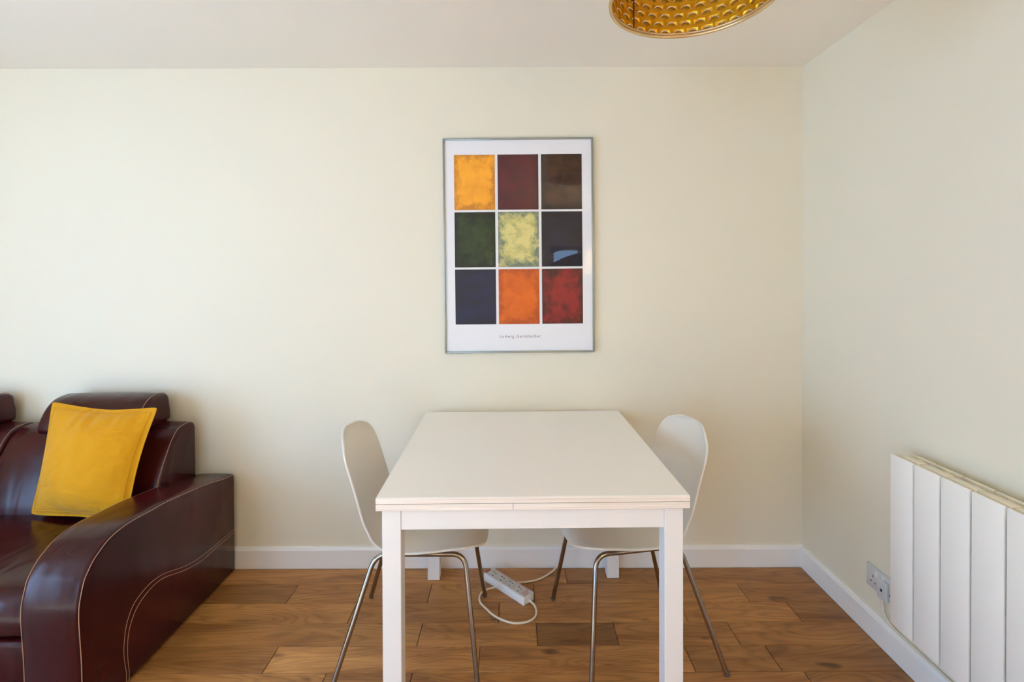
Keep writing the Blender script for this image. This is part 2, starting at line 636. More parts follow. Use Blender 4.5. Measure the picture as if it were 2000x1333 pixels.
ARM_TOP = [(2.352, 0.450), (2.340, 0.4625), (2.267, 0.473), (2.12, 0.505), (1.98, 0.526), (1.885, 0.539), (1.798, 0.545), (1.719, 0.551), (1.66, 0.549), (1.612, 0.538),
           (1.579, 0.521), (1.554, 0.504), (1.535, 0.483), (1.52, 0.462), (1.511, 0.437), (1.503, 0.407), (1.499, 0.384), (1.498, 0.349),
           (1.500, 0.307), (1.505, 0.227), (1.507, 0.158), (1.509, 0.06), (1.510, 0.012)]


def pv(pts, n=4):
    return [(v[0], v[1]) for v in catmull([(p[0], p[1], 0) for p in pts], n)]


arm_prof = pv(ARM_TOP, 3) + [(1.72, 0.006), (2.0, 0.006), (2.352, 0.006)]


def stitch(path, parent, root, r=0.0013):
    o = tube('stitching', path, r * 0.8, M_STITCH, parent, sides=5)
    return child_world(o, root)


S1 = [(2.349, 0.199), (2.199, 0.206), (2.081, 0.213), (1.976, 0.236), (1.872, 0.272), (1.811, 0.281), (1.762, 0.275), (1.723, 0.26), (1.7, 0.237),
      (1.683, 0.203), (1.675, 0.164), (1.672, 0.121), (1.677, 0.078), (1.682, 0.045), (1.681, 0.012)]
S2 = [(2.351, 0.185), (2.199, 0.191), (2.092, 0.193), (1.986, 0.217), (1.881, 0.254), (1.824, 0.263), (1.778, 0.256), (1.739, 0.24), (1.714, 0.216),
      (1.698, 0.187), (1.69, 0.153), (1.688, 0.109), (1.691, 0.066), (1.695, 0.035), (1.693, 0.012)]
for side, (xa, xb) in enumerate(((AX0, AX1), (-3.30, -3.122))):
    arm = child_world(extrude_profile('arm', arm_prof, xa, xb, M_LEATHER, sofa, bev=0.012, crown=0.003, slices=6), sofa)
    top = pv(ARM_TOP[1:], 4)
    ins = 0.0015
    for x in (xa + 0.006, xb - 0.006):
        sgn = -1 if x < (xa + xb) / 2 else 1
        path = [Vector((x + sgn * 0.0035, p[0], p[1])) for p in top]
        # push a hair off the rounded edge
        pts = []
        for i, p in enumerate(path):
            a, b = path[max(i - 1, 0)], path[min(i + 1, len(path) - 1)]
            t = (b - a).normalized()
            nrm = Vector((0, t.z, -t.y))
            if nrm.dot(p - Vector((x, 2.0, 0.2))) < 0:
                nrm = -nrm
            pts.append(p - nrm * 0.0035 + Vector((sgn * 0.0012, 0, 0)))
        stitch(pts, arm, sofa, 0.0015)
    xo = xb + 0.0004 if side == 0 else xa - 0.0004
    for S in (S1, S2):
        stitch([Vector((xo, p[0], p[1])) for p in pv(S, 5)], arm, sofa, 0.0012)

# base and front rail
child_world(box('base', (-3.12, 1.60, 0.02), (AX0, 2.34, 0.26), M_LEATHER, sofa, 0.01), sofa)
for xa, xb in ((-3.12, -2.312), (-2.308, AX0)):
    child_world(box('front_rail', (xa, 1.520, 0.02), (xb, 1.60, 0.268), M_LEATHER, sofa, 0.014, 3), sofa)
# seat cushions
seat_prof = pv([(2.12, 0.395), (1.95, 0.405), (1.75, 0.412), (1.62, 0.412), (1.565, 0.402), (1.535, 0.375), (1.522, 0.33), (1.526, 0.29), (1.545, 0.273)], 4) + [(1.8, 0.272), (2.12, 0.272)]
for xa, xb in ((-3.118, -2.302), (-2.298, AX0 - 0.004)):
    seat = child_world(extrude_profile('seat_cushion', seat_prof, xa, xb, M_LEATHER, sofa, bev=0.022, crown=0.006, slices=8), sofa)
    loop = pv([(1.80, 0.398), (1.62, 0.400), (1.575, 0.391), (1.546, 0.368), (1.5345, 0.33), (1.5385, 0.296), (1.558, 0.284), (1.8, 0.283)], 5)
    stitch([Vector((xb - 0.004, p[0], p[1])) for p in loop], seat, sofa, 0.0014)

# backrests and headrests
BACK_TOP = [(2.345, 0.690), (2.330, 0.712), (2.293, 0.718), (2.234, 0.710), (2.199, 0.684), (2.168, 0.642), (2.136, 0.590), (2.104, 0.529), (2.080, 0.46), (2.068, 0.40), (2.068, 0.36)]
back_prof = pv(BACK_TOP, 4) + [(2.10, 0.28), (2.345, 0.28)]
HEAD = [(2.343, 0.722), (2.340, 0.815), (2.326, 0.845), (2.290, 0.853), (2.240, 0.846), (2.205, 0.826), (2.178, 0.795), (2.158, 0.758), (2.150, 0.727), (2.163, 0.708), (2.195, 0.712), (2.25, 0.721)]
head_prof = [(v[0], v[1]) for v in catmull([(p[0], p[1], 0) for p in HEAD], 4, closed=True)]
for (xa, xb), (ha, hb) in zip(((-2.222, AX0 + 0.003), (-3.118, -2.226)), ((-2.062, -1.602), (-2.92, -2.325))):
    bk = child_world(extrude_profile('backrest', back_prof, xa, xb, M_LEATHER, sofa, bev=0.016, crown=0.006, slices=8), sofa)
    for x, s in ((xb - 0.012, 1),):
        pts = []
        bt = pv(BACK_TOP[1:], 4)
        for i, p in enumerate(bt):
            pts.append(Vector((x + s * 0.002, p[0] - 0.0005, p[1] + 0.0008)))
        stitch(pts, bk, sofa, 0.0014)
    hd = child_world(extrude_profile('headrest', head_prof, ha, hb, M_LEATHER, sofa, bev=0.022, crown=0.005, slices=6), sofa)
    ht = [(v[0], v[1]) for v in catmull([(p[0], p[1], 0) for p in HEAD[1:9]], 4)]
    stitch([Vector((hb - 0.022, p[0], p[1] + 0.0042)) for p in ht], hd, sofa, 0.0013)

# ------------------------------------------------------------------ cushion
cush = empty('throw_cushion', (-1.75, 2.0, 0.41))
tag(cush, 'square mustard yellow cushion with flanged edge leaning on the sofa', 'cushion')
TL, TR = Vector((-1.985, 2.150, 0.858)), Vector((-1.505, 2.125, 0.838))
BL, BR = Vector((-1.978, 2.035, 0.415)), Vector((-1.520, 1.955, 0.425))


def cushion_side(front):
    N = 44
    g = []
    bm_ = cb
    nrm = (TR - TL).cross(TL - BL).normalized()     # towards the room or wall
    if nrm.y > 0:
        nrm = -nrm
    for j in range(N + 1):
        row = []
        for i in range(N + 1):
            u, v = i / N, j / N
            p = TL.lerp(TR, u).lerp(BL.lerp(BR, u), v)
            a, b = 2 * u - 1, 2 * v - 1
            # concave sides
            p += (TR - TL) * (0.035 * (1 - b * b) * (-a))
            p += (BL - TL) * (0.055 * (1 - abs(a) ** 1.8) * (1 - v) ** 1.5)
            p -= (BL - TL) * (0.018 * (1 - a * a) * v * v)
            e = min(1 - abs(a), 1 - abs(b))
            cr = (abs(a) * abs(b)) ** 10
            mid_ = TL.lerp(TR, 0.5).lerp(BL.lerp(BR, 0.5), 0.5)
            p = p.lerp(mid_, 0.035 * cr)
            fl = 0.055
            h = 0.0
            if e > fl:
                aa = (abs(a)) / (1 - fl); bb = abs(b) / (1 - fl)
                h = 0.088 * (max(0, 1 - aa ** 2.2) * max(0, 1 - bb ** 2.2)) ** 0.66
                h += 0.010 * (mnoise.noise(Vector((u * 3.2 + 0.6 * v, v * 2.4 - 1.1 * u, 3.7))) + 0.5 * mnoise.noise(Vector((u * 8 + 3 * v, v * 4 - 5 * u, 1.3)))) * min(1, (e - fl) * 6)
            # gathered folds along the top seam
            h += 0.0048 * math.sin(u * 46 + 1.3 * math.sin(u * 17)) * math.exp(-((v - 0.10) / 0.07) ** 2) * (1 - abs(a)) * 1.6
            fl_w = 0.004 * math.sin(u * 13 + 4 * v) if e <= fl else 0
            p += nrm * ((h + 0.0016) if front else -(h * 0.62 + 0.0016)) + nrm * fl_w
            row.append(p)
        g.append(row)
    return g


cb = bmesh.new()
gf, gb = cushion_side(True), cushion_side(False)
vf = [[cb.verts.new(p - cush.location) for p in r] for r in gf]
vb = [[cb.verts.new(p - cush.location) for p in r] for r in gb]
N = len(vf) - 1
for j in range(N):
    for i in range(N):
        cb.faces.new((vf[j][i], vf[j + 1][i], vf[j + 1][i + 1], vf[j][i + 1]))
        cb.faces.new((vb[j][i], vb[j][i + 1], vb[j + 1][i + 1], vb[j + 1][i]))
loopi = [(0, i) for i in range(N)] + [(j, N) for j in range(N)] + [(N, i) for i in range(N, 0, -1)] + [(j, 0) for j in range(N, 0, -1)]
for k in range(len(loopi)):
    a, b = loopi[k], loopi[(k + 1) % len(loopi)]
    cb.faces.new((vf[a[0]][a[1]], vf[b[0]][b[1]], vb[b[0]][b[1]], vb[a[0]][a[1]]))
bmesh.ops.recalc_face_normals(cb, faces=cb.faces[:])
finish('cover', cb, M_CUSHION, cush, angle=60)
fl = [gf[2][i] for i in range(2, N - 1)] + [gf[j][N - 2] for j in range(2, N - 1)] + [gf[N - 2][i] for i in range(N - 2, 1, -1)] + [gf[j][2] for j in range(N - 2, 1, -1)]
tube('seam', [p - cush.location + Vector((0, -0.0006, 0)) for p in fl], 0.0014, M_CUSHION, cush, sides=5, closed=True)

# ------------------------------------------------------------------ dining table
TH = 0.752
tab = empty('dining_table', (0.0535, 1.8875, 0), R(0.73))
tag(tab, 'square white extendable dining table standing against the wall', 'table')
W2, D2 = 0.4515, 0.4555
th1 = 0.0182
top = box('table_top', (-W2, -D2, TH - th1), (W2, D2, TH), M_TABLE, tab, 0.0012, 1)
# wood-grain edge banding round the slab
bm = bmesh.new()
eb = 0.0009
add_box(bm, (-W2 - eb, -D2 - eb, TH - th1 + 0.0008), (W2 + eb, -D2, TH - 0.0012))
add_box(bm, (-W2 - eb, D2, TH - th1 + 0.0008), (W2 + eb, D2 + eb, TH - 0.0012))
add_box(bm, (-W2 - eb, -D2, TH - th1 + 0.0008), (-W2, D2, TH - 0.0012))
add_box(bm, (W2, -D2, TH - th1 + 0.0008), (W2 + eb, D2, TH - 0.0012))
finish('edge_band', bm, M_EDGE, top, smooth=False)
zl1 = TH - th1 - 0.0012
zl0 = zl1 - 0.0185
split = -0.058
for xa, xb in ((-W2 - eb, split - 0.0006), (split + 0.0006, W2 + eb)):
    box('extension_leaf', (xa, -D2 - eb, zl0), (xb, D2 + eb, zl1), M_EDGE, tab, 0.0008, 1)
LW = 0.0545
lx, ly = W2 - 0.0135, D2 - 0.014
for sx in (-1, 1):
    for sy in (-1, 1):
        xa, xb = sorted((sx * lx, sx * (lx - LW)))
        ya, yb = sorted((sy * ly, sy * (ly - LW)))
        box('leg', (xa, ya, 0.0), (xb, yb, zl0), M_TLEG, tab, 0.0015, 1)
ap0 = zl0 - 0.0625
for sy in (-1, 1):
    ya, yb = sorted((sy * (ly - 0.0015), sy * (ly - 0.022)))
    box('apron', (-lx + LW + 0.0006, ya, ap0), (lx - LW - 0.0006, yb, zl0 - 0.0004), M_TLEG, tab, 0.001, 1)
for sx in (-1, 1):
    xa, xb = sorted((sx * (lx - 0.0015), sx * (lx - 0.022)))
    box('apron', (xa, -ly + LW + 0.0006, ap0), (xb, ly - LW - 0.0006, zl0 - 0.0004), M_TLEG, tab, 0.001, 1)

# ------------------------------------------------------------------ chairs
CEN = [(-0.272, 0.818), (-0.258, 0.775), (-0.236, 0.715), (-0.212, 0.640), (-0.192, 0.570), (-0.172, 0.512), (-0.138, 0.463), (-0.085, 0.438),
       (-0.01, 0.430), (0.08, 0.434), (0.16, 0.443), (0.215, 0.444), (0.252, 0.432), (0.272, 0.412)]


def chair_shell(m, parent):
    cl = [Vector((p[0], 0, p[1])) for p in catmull([(p[0], p[1], 0) for p in CEN], 4) for p in [(p[0], p[1])]]
    L = [0.0]
    for a, b in zip(cl, cl[1:]):
        L.append(L[-1] + (b - a).length)
    S = L[-1]
    # resample densely towards both ends
    M = 46
    rows = []
    for k in range(M + 1):
        t = k / M
        s = S * (0.5 - 0.5 * math.cos(math.pi * t)) * 0.72 + S * t * 0.28
        i = 0
        while i < len(L) - 2 and L[i + 1] < s:
            i += 1
        f = (s - L[i]) / (L[i + 1] - L[i])
        p = cl[i].lerp(cl[i + 1], f)
        d = (cl[i + 1] - cl[i]).normalized()
        rows.append((s, p, d))
    bm = bmesh.new()
    NT_ = 20
    g = []
    for s, p, d in rows:
        top_r, front_r = 0.13, 0.13
        w = 0.200
        if s < 0.40:
            w = 0.186 + 0.014 * min(1, s / 0.40)
        if s < top_r:
            q = 1 - s / top_r
            w *= max(0.0, 1 - q ** 2.35) ** (1 / 2.35)
        if S - s < front_r:
            q = 1 - (S - s) / front_r
            w *= max(0.0, 1 - q ** 2.5) ** (1 / 2.5)
        nrm = Vector((-d.z, 0, d.x))                  # up on the seat, forward on the back
        if nrm.z < 0 and nrm.x < 0:
            nrm = -nrm
        if nrm.x < -0.2 and d.x > 0.5:
            pass
        back = max(0.0, min(1.0, (0.47 - s) / 0.12))
        scoop = 0.036 * back + 0.006 * (1 - back)
        scoop *= min(1.0, w / 0.15)
        row = []
        for j in range(NT_ + 1):
            t = -1 + 2 * j / NT_
            t = math.sin(t * math.pi / 2) * 0.5 + t * 0.5
            row.append(bm.verts.new(p + Vector((0, 1, 0)) * (w * t) + nrm * (scoop * abs(t) ** 2.3)))
        g.append(row)
    for a, b in zip(g, g[1:]):
        for j in range(NT_):
            bm.faces.new((a[j], a[j + 1], b[j + 1], b[j]))
    bmesh.ops.remove_doubles(bm, verts=bm.verts[:], dist=0.0004)
    bmesh.ops.recalc_face_normals(bm, faces=bm.faces[:])
    o = finish('seat_shell', bm, m, parent, angle=60)
    md = o.modifiers.new('thickness', 'SOLIDIFY'); md.thickness = 0.009; md.offset = 0.0
    md2 = o.modifiers.new('round', 'SUBSURF'); md2.levels = 1; md2.render_levels = 1
    return o


def make_chair(label):
    root = empty('dining_chair', (0, 0, 0))
    tag(root, label, 'chair', 'white shell chairs at the table')
    chair_shell(M_SHELL, root)
    for s in (-1, 1):
        path = fillet([(-0.243, s * 0.250, 0.006), (-0.118, s * 0.152, 0.412), (0.196, s * 0.152, 0.410), (0.247, s * 0.250, 0.006)], 0.048, 8)
        tube('leg_frame', path, 0.0088, M_CHROME, root, sides=12)
        for x in (-0.243, 0.247):
            lathe('foot_cap', [(0.0085, 0.0), (0.0095, 0.003), (0.0092, 0.013), (0.0084, 0.015)], (x, s * 0.2495), M_RUBBER, root, 12)
    for x in (-0.06, 0.13):
        tube('crossbar', [(x, -0.152, 0.410), (x, 0.152, 0.410)], 0.0065, M_CHROME, root, sides=10)
    return root


ch1 = make_chair('white shell chair with chrome legs on the sofa side of the table')
ch2 = copy_tree(ch1)
ch1.location = (-0.367, 1.900, 0); ch1.rotation_euler = (0, 0, R(0.6))
ch2.location = (0.4575, 1.924, 0); ch2.rotation_euler = (0, 0, R(189.8))
ch2['label'] = 'white shell chair with chrome legs on the radiator side of the table'

# ------------------------------------------------------------------ poster
PW, PH = 0.7085, 1.014
poster = empty('framed_poster', (0.0355, 2.3755, 1.0258))
poster.rotation_euler = (0, R(-0.36), 0)
tag(poster, 'framed abstract poster of nine colour blocks hung above the table', 'poster')
M_FRAME = simple('brushed_grey_metal', srgb(150, 156, 150), 0.35, 0.7)
M_PAPER = simple('white_paper', srgb(238, 236, 236), 0.6)
fw = 0.0085
fy0 = -0.020
x0, x1 = -PW / 2, PW / 2
for lo, hi in (((x0, fy0, 0), (x0 + fw, 0, PH)), ((x1 - fw, fy0, 0), (x1, 0, PH)),
               ((x0 + fw, fy0, 0), (x1 - fw, 0, fw)), ((x0 + fw, fy0, PH - fw), (x1 - fw, 0, PH))):
    box('frame_rail', lo, hi, M_FRAME, poster, 0.0015, 2)
sheet = box('print_sheet', (x0 + fw, -0.012, fw), (x1 - fw, -0.004, PH - fw), M_PAPER, poster)


def patch(name, stops, scale, stretch=(1, 1, 1), seed=0.0, rough=0.55, edge=None):
    nt = NT(name)
    v = nt.mapping(objvec(nt), stretch, (seed, seed * 0.7, seed * 1.3))
    f = nt.noise(v, scale, 8, 0.68, 0.4)
    c = nt.ramp(f, stops)
    if edge:
        # worn border: distance from the panel's middle decides how much of the edge tone shows
        sep = nt.n('ShaderNodeSeparateXYZ'); nt.l(nt.n('ShaderNodeTexCoord').outputs['Generated'], sep.inputs[0])
        def mid(s):
            a = nt.n('ShaderNodeMath', operation='SUBTRACT'); nt.l(s, a.inputs[0]); a.inputs[1].default_value = 0.5
            b = nt.n('ShaderNodeMath', operation='ABSOLUTE'); nt.l(a.outputs[0], b.inputs[0])
            return b.outputs[0]
        mx = nt.n('ShaderNodeMath', operation='MAXIMUM'); nt.l(mid(sep.outputs['X']), mx.inputs[0]); nt.l(mid(sep.outputs['Z']), mx.inputs[1])
        ad = nt.n('ShaderNodeMath', operation='MULTIPLY_ADD')
        nt.l(nt.noise(v, scale * 1.2, 8, 0.75), ad.inputs[0]); ad.inputs[1].default_value = 0.8
        nt.l(mx.outputs[0], ad.inputs[2])
        c = nt.mix(nt.ramp(ad.outputs[0], [(0.76, (0, 0, 0, 1)), (0.90, (1, 1, 1, 1))]), c, edge)
    nt.set(color=c, rough=rough, spec=0.3)
    return nt.m


CELLS = [
    ('amber', [(0.34, srgb(232, 154, 16)), (0.62, srgb(250, 174, 28))], srgb(196, 124, 20)),
    ('maroon', [(0.38, srgb(70, 17, 22)), (0.6, srgb(92, 26, 31))], srgb(70, 18, 24)),
    ('brown', [(0.36, srgb(38, 24, 20)), (0.64, srgb(74, 46, 36))], srgb(44, 34, 28)),
    ('green', [(0.36, srgb(18, 30, 14)), (0.64, srgb(48, 68, 28))], srgb(20, 26, 16)),
    ('pale_yellow', [(0.36, srgb(166, 164, 104)), (0.55, srgb(218, 206, 132))], srgb(112, 124, 104)),
    ('indigo', [(0.36, srgb(14, 14, 26)), (0.64, srgb(30, 28, 50))], srgb(16, 18, 20)),
    ('navy', [(0.36, srgb(14, 18, 40)), (0.64, srgb(26, 32, 72))], srgb(20, 22, 42)),
    ('orange', [(0.34, srgb(202, 90, 8)), (0.62, srgb(220, 106, 18))], srgb(176, 74, 16)),
    ('red', [(0.34, srgb(84, 14, 16)), (0.52, srgb(142, 28, 30))], srgb(64, 20, 18)),
]
PATCH_LABEL = ['amber yellow block', 'dark maroon block', 'dark brown block', 'dark green block', 'pale mottled yellow block',
               'blue-black block', 'navy blue block', 'orange block', 'deep red block']
cw, chh = 0.1925, 0.2605
gx, gz = 0.0127, 0.0100
left = -0.302
topz = PH - 0.077
for k, (nm, st, ed) in enumerate(CELLS):
    cx, rz = k % 3, k // 3
    xa = left + cx * (cw + gx) 
    zb = topz - rz * (chh + gz)
    o = box('colour_block', (0, 0, 0), (cw, 0.0006, chh), patch(nm + '_print', st, 16.0, seed=k * 3.1, edge=ed), poster)
    o.location = (xa, -0.0126, zb - chh)
    o['label'] = PATCH_LABEL[k] + ' of the print'

txt = bpy.data.curves.new('caption', 'FONT')
txt.body = 'Ludwig Gerstlacher'
txt.size = 0.0195
txt.space_character = 1.25
txt.align_x = 'CENTER'
txt.extrude = 0.0001
txt.materials.append(simple('caption_ink', srgb(120, 92, 88), 0.6))
cap = bpy.data.objects.new('caption', txt)
cap.location = (0.0035, -0.0123, 0.071); cap.rotation_euler = (R(90), 0, 0)
C.objects.link(cap)
dg = bpy.context.evaluated_depsgraph_get()
cap_me = bpy.data.meshes.new_from_object(cap.evaluated_get(dg))
cap2 = bpy.data.objects.new('caption', cap_me)
cap2.location, cap2.rotation_euler = cap.location.copy(), cap.rotation_euler.copy()
bpy.data.objects.remove(cap)
C.objects.link(cap2); cap2.parent = poster


def glazing_material():
    nt = NT('poster_glazing')
    t = nt.t
    tr = nt.n('ShaderNodeBsdfTransparent'); gl = nt.n('ShaderNodeBsdfGlossy')
    gl.inputs['Roughness'].default_value = 0.02
    lw = nt.n('ShaderNodeLayerWeight'); lw.inputs['Blend'].default_value = 0.5
    pw = nt.n('ShaderNodeMath', operation='POWER'); nt.l(lw.outputs['Facing'], pw.inputs[0]); pw.inputs[1].default_value = 5.0
    fr = nt.n('ShaderNodeMath', operation='MULTIPLY_ADD'); nt.l(pw.outputs[0], fr.inputs[0]); fr.inputs[1].default_value = 0.95; fr.inputs[2].default_value = 0.034
    mx = nt.n('ShaderNodeMixShader')
    nt.l(fr.outputs[0], mx.inputs[0]); nt.l(tr.outputs[0], mx.inputs[1]); nt.l(gl.outputs[0], mx.inputs[2])
    nt.l(mx.outputs[0], nt.out.inputs['Surface'])
    return nt.m


bm = bmesh.new()
vs = [bm.verts.new(p) for p in ((x0 + fw, -0.0165, fw), (x1 - fw, -0.0165, fw), (x1 - fw, -0.0165, PH - fw), (x0 + fw, -0.0165, PH - fw))]
bm.faces.new(vs)
finish('glazing', bm, glazing_material(), poster, smooth=False)

# ------------------------------------------------------------------ radiator
RX = 1.268
PITCHR, NSEC = 0.0985, 8
rad = empty('wall_radiator', (1.325, 1.675, 0.2))
tag(rad, 'white electric panel radiator of tall flat sections on the wall', 'radiator')
ryt = 1.676
RZ0, RZ1 = 0.218, 0.787
loc = Vector(rad.location)
lx_ = lambda a: Vector(a) - loc


def rbox(name, lo, hi, m, parent, bev=0.0, seg=2):
    return box(name, lx_(lo), lx_(hi), m, parent, bev, seg)


for k in range(NSEC):
    yb = ryt - k * PITCHR
    ya = yb - PITCHR
    p = rbox('front_panel', (RX, ya + 0.0030, RZ0), (RX + 0.010, yb - 0.0030, RZ1), M_RAD, rad, 0.003, 2)
    rbox('top_cap', (RX + 0.021, ya + 0.0022, RZ1 - 0.034), (RX + 0.050, yb - 0.0022, RZ1 - 0.0005), M_RADCAP, rad, 0.004, 2)
    rbox('rear_fin', (RX + 0.068, ya + 0.0030, RZ0 + 0.01), (RX + 0.077, yb - 0.0030, RZ1), M_RADCAP, rad, 0.003, 2)
    bm = bmesh.new()
    add_box(bm, (RX + 0.0098, ya + 0.0034, RZ0 + 0.004), (RX + 0.0682, yb - 0.0034, RZ1 - 0.036))
    bmesh.ops.translate(bm, verts=bm.verts[:], vec=-loc)
    finish('section_core', bm, M_SHADED_CORE, rad, smooth=False)
    rbox('web', (RX + 0.0095, ya + 0.030, RZ1 - 0.0365), (RX + 0.022, yb - 0.030, RZ1 - 0.008), M_RADCAP, rad)
    rbox('web', (RX + 0.0495, ya + 0.040, RZ1 - 0.0365), (RX + 0.069, yb - 0.040, RZ1 - 0.008), M_RADCAP, rad)
rbox('end_panel', (RX + 0.0102, ryt - NSEC * PITCHR - 0.006, RZ0), (RX + 0.0770, ryt - NSEC * PITCHR + 0.0020, RZ1), M_RAD, rad, 0.003, 2)
rbox('end_panel', (RX + 0.0112, ryt - 0.0032, RZ0 + 0.004), (RX + 0.0660, ryt - 0.0004, RZ1 - 0.036), M_RAD, rad)
for y in (ryt - 0.15, ryt - NSEC * PITCHR + 0.15):
    rbox('wall_bracket', (RX + 0.0765, y - 0.02, 0.35), (XR, y + 0.02, 0.65), M_RAD, rad, 0.002, 1)

# ------------------------------------------------------------------ wall sockets


def wall_socket(name, label, plug):
    """double switched socket: plate faces -Y locally, x to the right"""
    root = empty(name, (0, 0, 0))
    tag(root, label, 'socket')
    plate = box('face_plate', (-0.073, -0.009, -0.043), (0.073, 0, 0.043), M_PLASTIC2, root, 0.003, 2)
    for cx in (-0.036, 0.036):
        box('switch', (cx - 0.006 + (0.018 if cx < 0 else -0.018), -0.0125, 0.012), (cx + 0.006 + (0.018 if cx < 0 else -0.018), -0.0085, 0.034), M_PLASTIC, root, 0.0015, 1)
        for dx, dz, w, h in ((0, 0.010, 0.004, 0.008), (-0.011, -0.012, 0.007, 0.004), (0.011, -0.012, 0.007, 0.004)):
            box('pin_hole', (cx + dx - w / 2, -0.0095, dz - h / 2 - 0.004), (cx + dx + w / 2, -0.0088, dz + h / 2 - 0.004), M_DARK, root)
    for sx in (-0.062, 0.062):
        pass
    return root


s1 = wall_socket('wall_socket', 'white double wall socket partly behind the radiator', True)
s1.location = (XR, 1.860, 0.232); s1.rotation_euler = (0, 0, R(-90))
s2 = wall_socket('wall_socket', 'white double wall socket hidden behind the dining table', True)
s2.location = (0.24, YB, 0.36)

plug = empty('mains_plug', (XR - 0.009, 1.836, 0.222))
tag(plug, 'white mains plug and flex trailing from socket beside the radiator', 'plug')
box('plug_body', (-0.013, -0.024, -0.036), (0, 0.024, 0.034), M_PLASTIC2, plug, 0.004, 3)
box('fuse_cover', (-0.0142, -0.004, -0.006), (-0.0125, 0.004, 0.004), M_DARK, plug)
pl = plug.location
path = catmull([(-0.007, 0.0, -0.034), (-0.009, -0.001, -0.058), (-0.008, -0.012, -0.090), (0.000, -0.040, -0.112), (0.0035, -0.10, -0.1165),
                (0.0035, -0.2, -0.1165), (0.0035, -0.45, -0.1165), (0.0, -0.60, -0.10), (-0.01, -0.66, 0.02), (-0.02, -0.66, 0.06)], 8)
tube('flex_cable', path, 0.0042, M_CABLE, plug, sides=8)

# ------------------------------------------------------------------ extension lead on the floor
a0 = Vector((-0.135, 2.268, 0)); b0 = Vector((0.045, 2.086, 0))
d = (b0 - a0).normalized(); nrm = Vector((-d.y, d.x, 0))      # towards the wall side
SL = (b0 - a0).length; SW, SH = 0.062, 0.034
strip = empty('extension_lead', (a0 + b0) / 2 + nrm * SW / 2)
strip.rotation_euler = (0, 0, math.atan2(d.y, d.x))
tag(strip, 'white four-way extension lead lying on the oak floor under the table', 'extension lead')
hx, hy = SL / 2, SW / 2
box('body', (-hx, -hy, 0.0), (hx, hy, SH), M_PLASTIC, strip, 0.003, 2)
box('face_plate', (-hx + 0.002, -hy + 0.004, SH - 0.001), (hx - 0.002, hy - 0.003, SH + 0.0012), M_PLASTIC2, strip, 0.0008, 1)
for k in range(4):
    cx = -hx + 0.040 + k * 0.0535
    ot = box('outlet', (cx - 0.0235, -hy + 0.006, SH + 0.0008), (cx + 0.0235, hy - 0.010, SH + 0.0022), M_PLASTIC2, strip, 0.0006, 1)
    for dx, dy, w, h in ((0.010, 0.0, 0.008, 0.0045), (-0.010, 0.011, 0.0045, 0.0065), (-0.010, -0.011, 0.0045, 0.0065)):
        box('pin_hole', (cx + dx * 0.2 + (0.008 if dx < 0 else -0.012) - h / 2, dy * 0.9 - w / 2 + (0.008 if dx > 0 else -0.006), SH + 0.0018),
            (cx + dx * 0.2 + (0.008 if dx < 0 else -0.012) + h / 2, dy * 0.9 + w / 2 + (0.008 if dx > 0 else -0.006), SH + 0.0025), M_DARK, ot)
box('red_label', (-hx + 0.0015, -hy + 0.006, SH + 0.001), (-hx + 0.010, 0.008, SH + 0.0018), M_RED, strip)
box('red_label', (-hx + 0.02, hy - 0.0095, SH + 0.0010), (hx - 0.02, hy - 0.0050, SH + 0.0016), M_PINK, strip)
for k in range(3):
    box('printed_label', (hx - 0.034 + k * 0.010, -hy + 0.012, SH + 0.001), (hx - 0.028 + k * 0.010, hy - 0.010 - 0.006 * k, SH + 0.0017), M_PINK, strip)
box('cable_gland', (hx - 0.001, -0.007, 0.006), (hx + 0.009, 0.007, 0.022), M_PLASTIC, strip, 0.002, 1)
inv = (Matrix.Translation(strip.location) @ Matrix.Rotation(math.atan2(d.y, d.x), 4, 'Z')).inverted()
cz = 0.0046
lead = [(0.073, 2.109, 0.014), (0.090, 2.082, 0.006), (0.096, 2.044, cz), (0.084, 2.007, cz), (0.05, 1.983, cz), (0.005, 1.978, cz), (-0.036, 1.993, cz), (-0.078, 2.023, cz),
        (-0.111, 2.064, cz), (-0.139, 2.106, cz), (-0.144, 2.147, cz), (-0.128, 2.184, cz), (-0.084, 2.207, cz), (-0.039, 2.226, cz), (0.007, 2.240, cz),
        (0.065, 2.248, cz), (0.112, 2.263, cz), (0.156, 2.297, cz), (0.192, 2.333, 0.008), (0.213, 2.351, 0.03), (0.231, 2.353, 0.09), (0.245, 2.356, 0.16), (0.256, 2.358, 0.26), (0.276, 2.358, 0.33)]
e0 = Matrix(inv).inverted() @ Vector((hx + 0.004, 0, 0.014))
tube('flex_cable', [inv @ Vector(p) for p in catmull([tuple(e0)] + lead[1:], 6)], 0.0043, M_CABLE, strip, sides=8)
box('mains_plug', inv @ Vector((0.251, 2.336, 0.325)), inv @ Vector((0.251, 2.336, 0.325)) + Vector((0.03, 0.03, 0.05)), M_PLASTIC, strip, 0.005, 2)

# ------------------------------------------------------------------ pendant lamp
LR, LZ0, LHT = 0.200, 2.066, 0.205
LCX, LCY = 0.4465, 1.228
lamp = empty('pendant_lamp', (LCX, LCY, LZ0))
tag(lamp, 'gold drum pendant shade pierced with rows of scallops', 'pendant lamp')


def gold(name, col, rough, metal):
    nt = NT(name)
    v = posvec(nt)
    c2 = tuple(c * 0.72 for c in col[:3]) + (1,)
    nt.set(color=nt.mix(nt.noise(v, 14, 4), col, c2), rough=rough, metal=metal)
    nt.bump(nt.noise(v, 40, 3), 0.12, 0.004)
    return nt.m


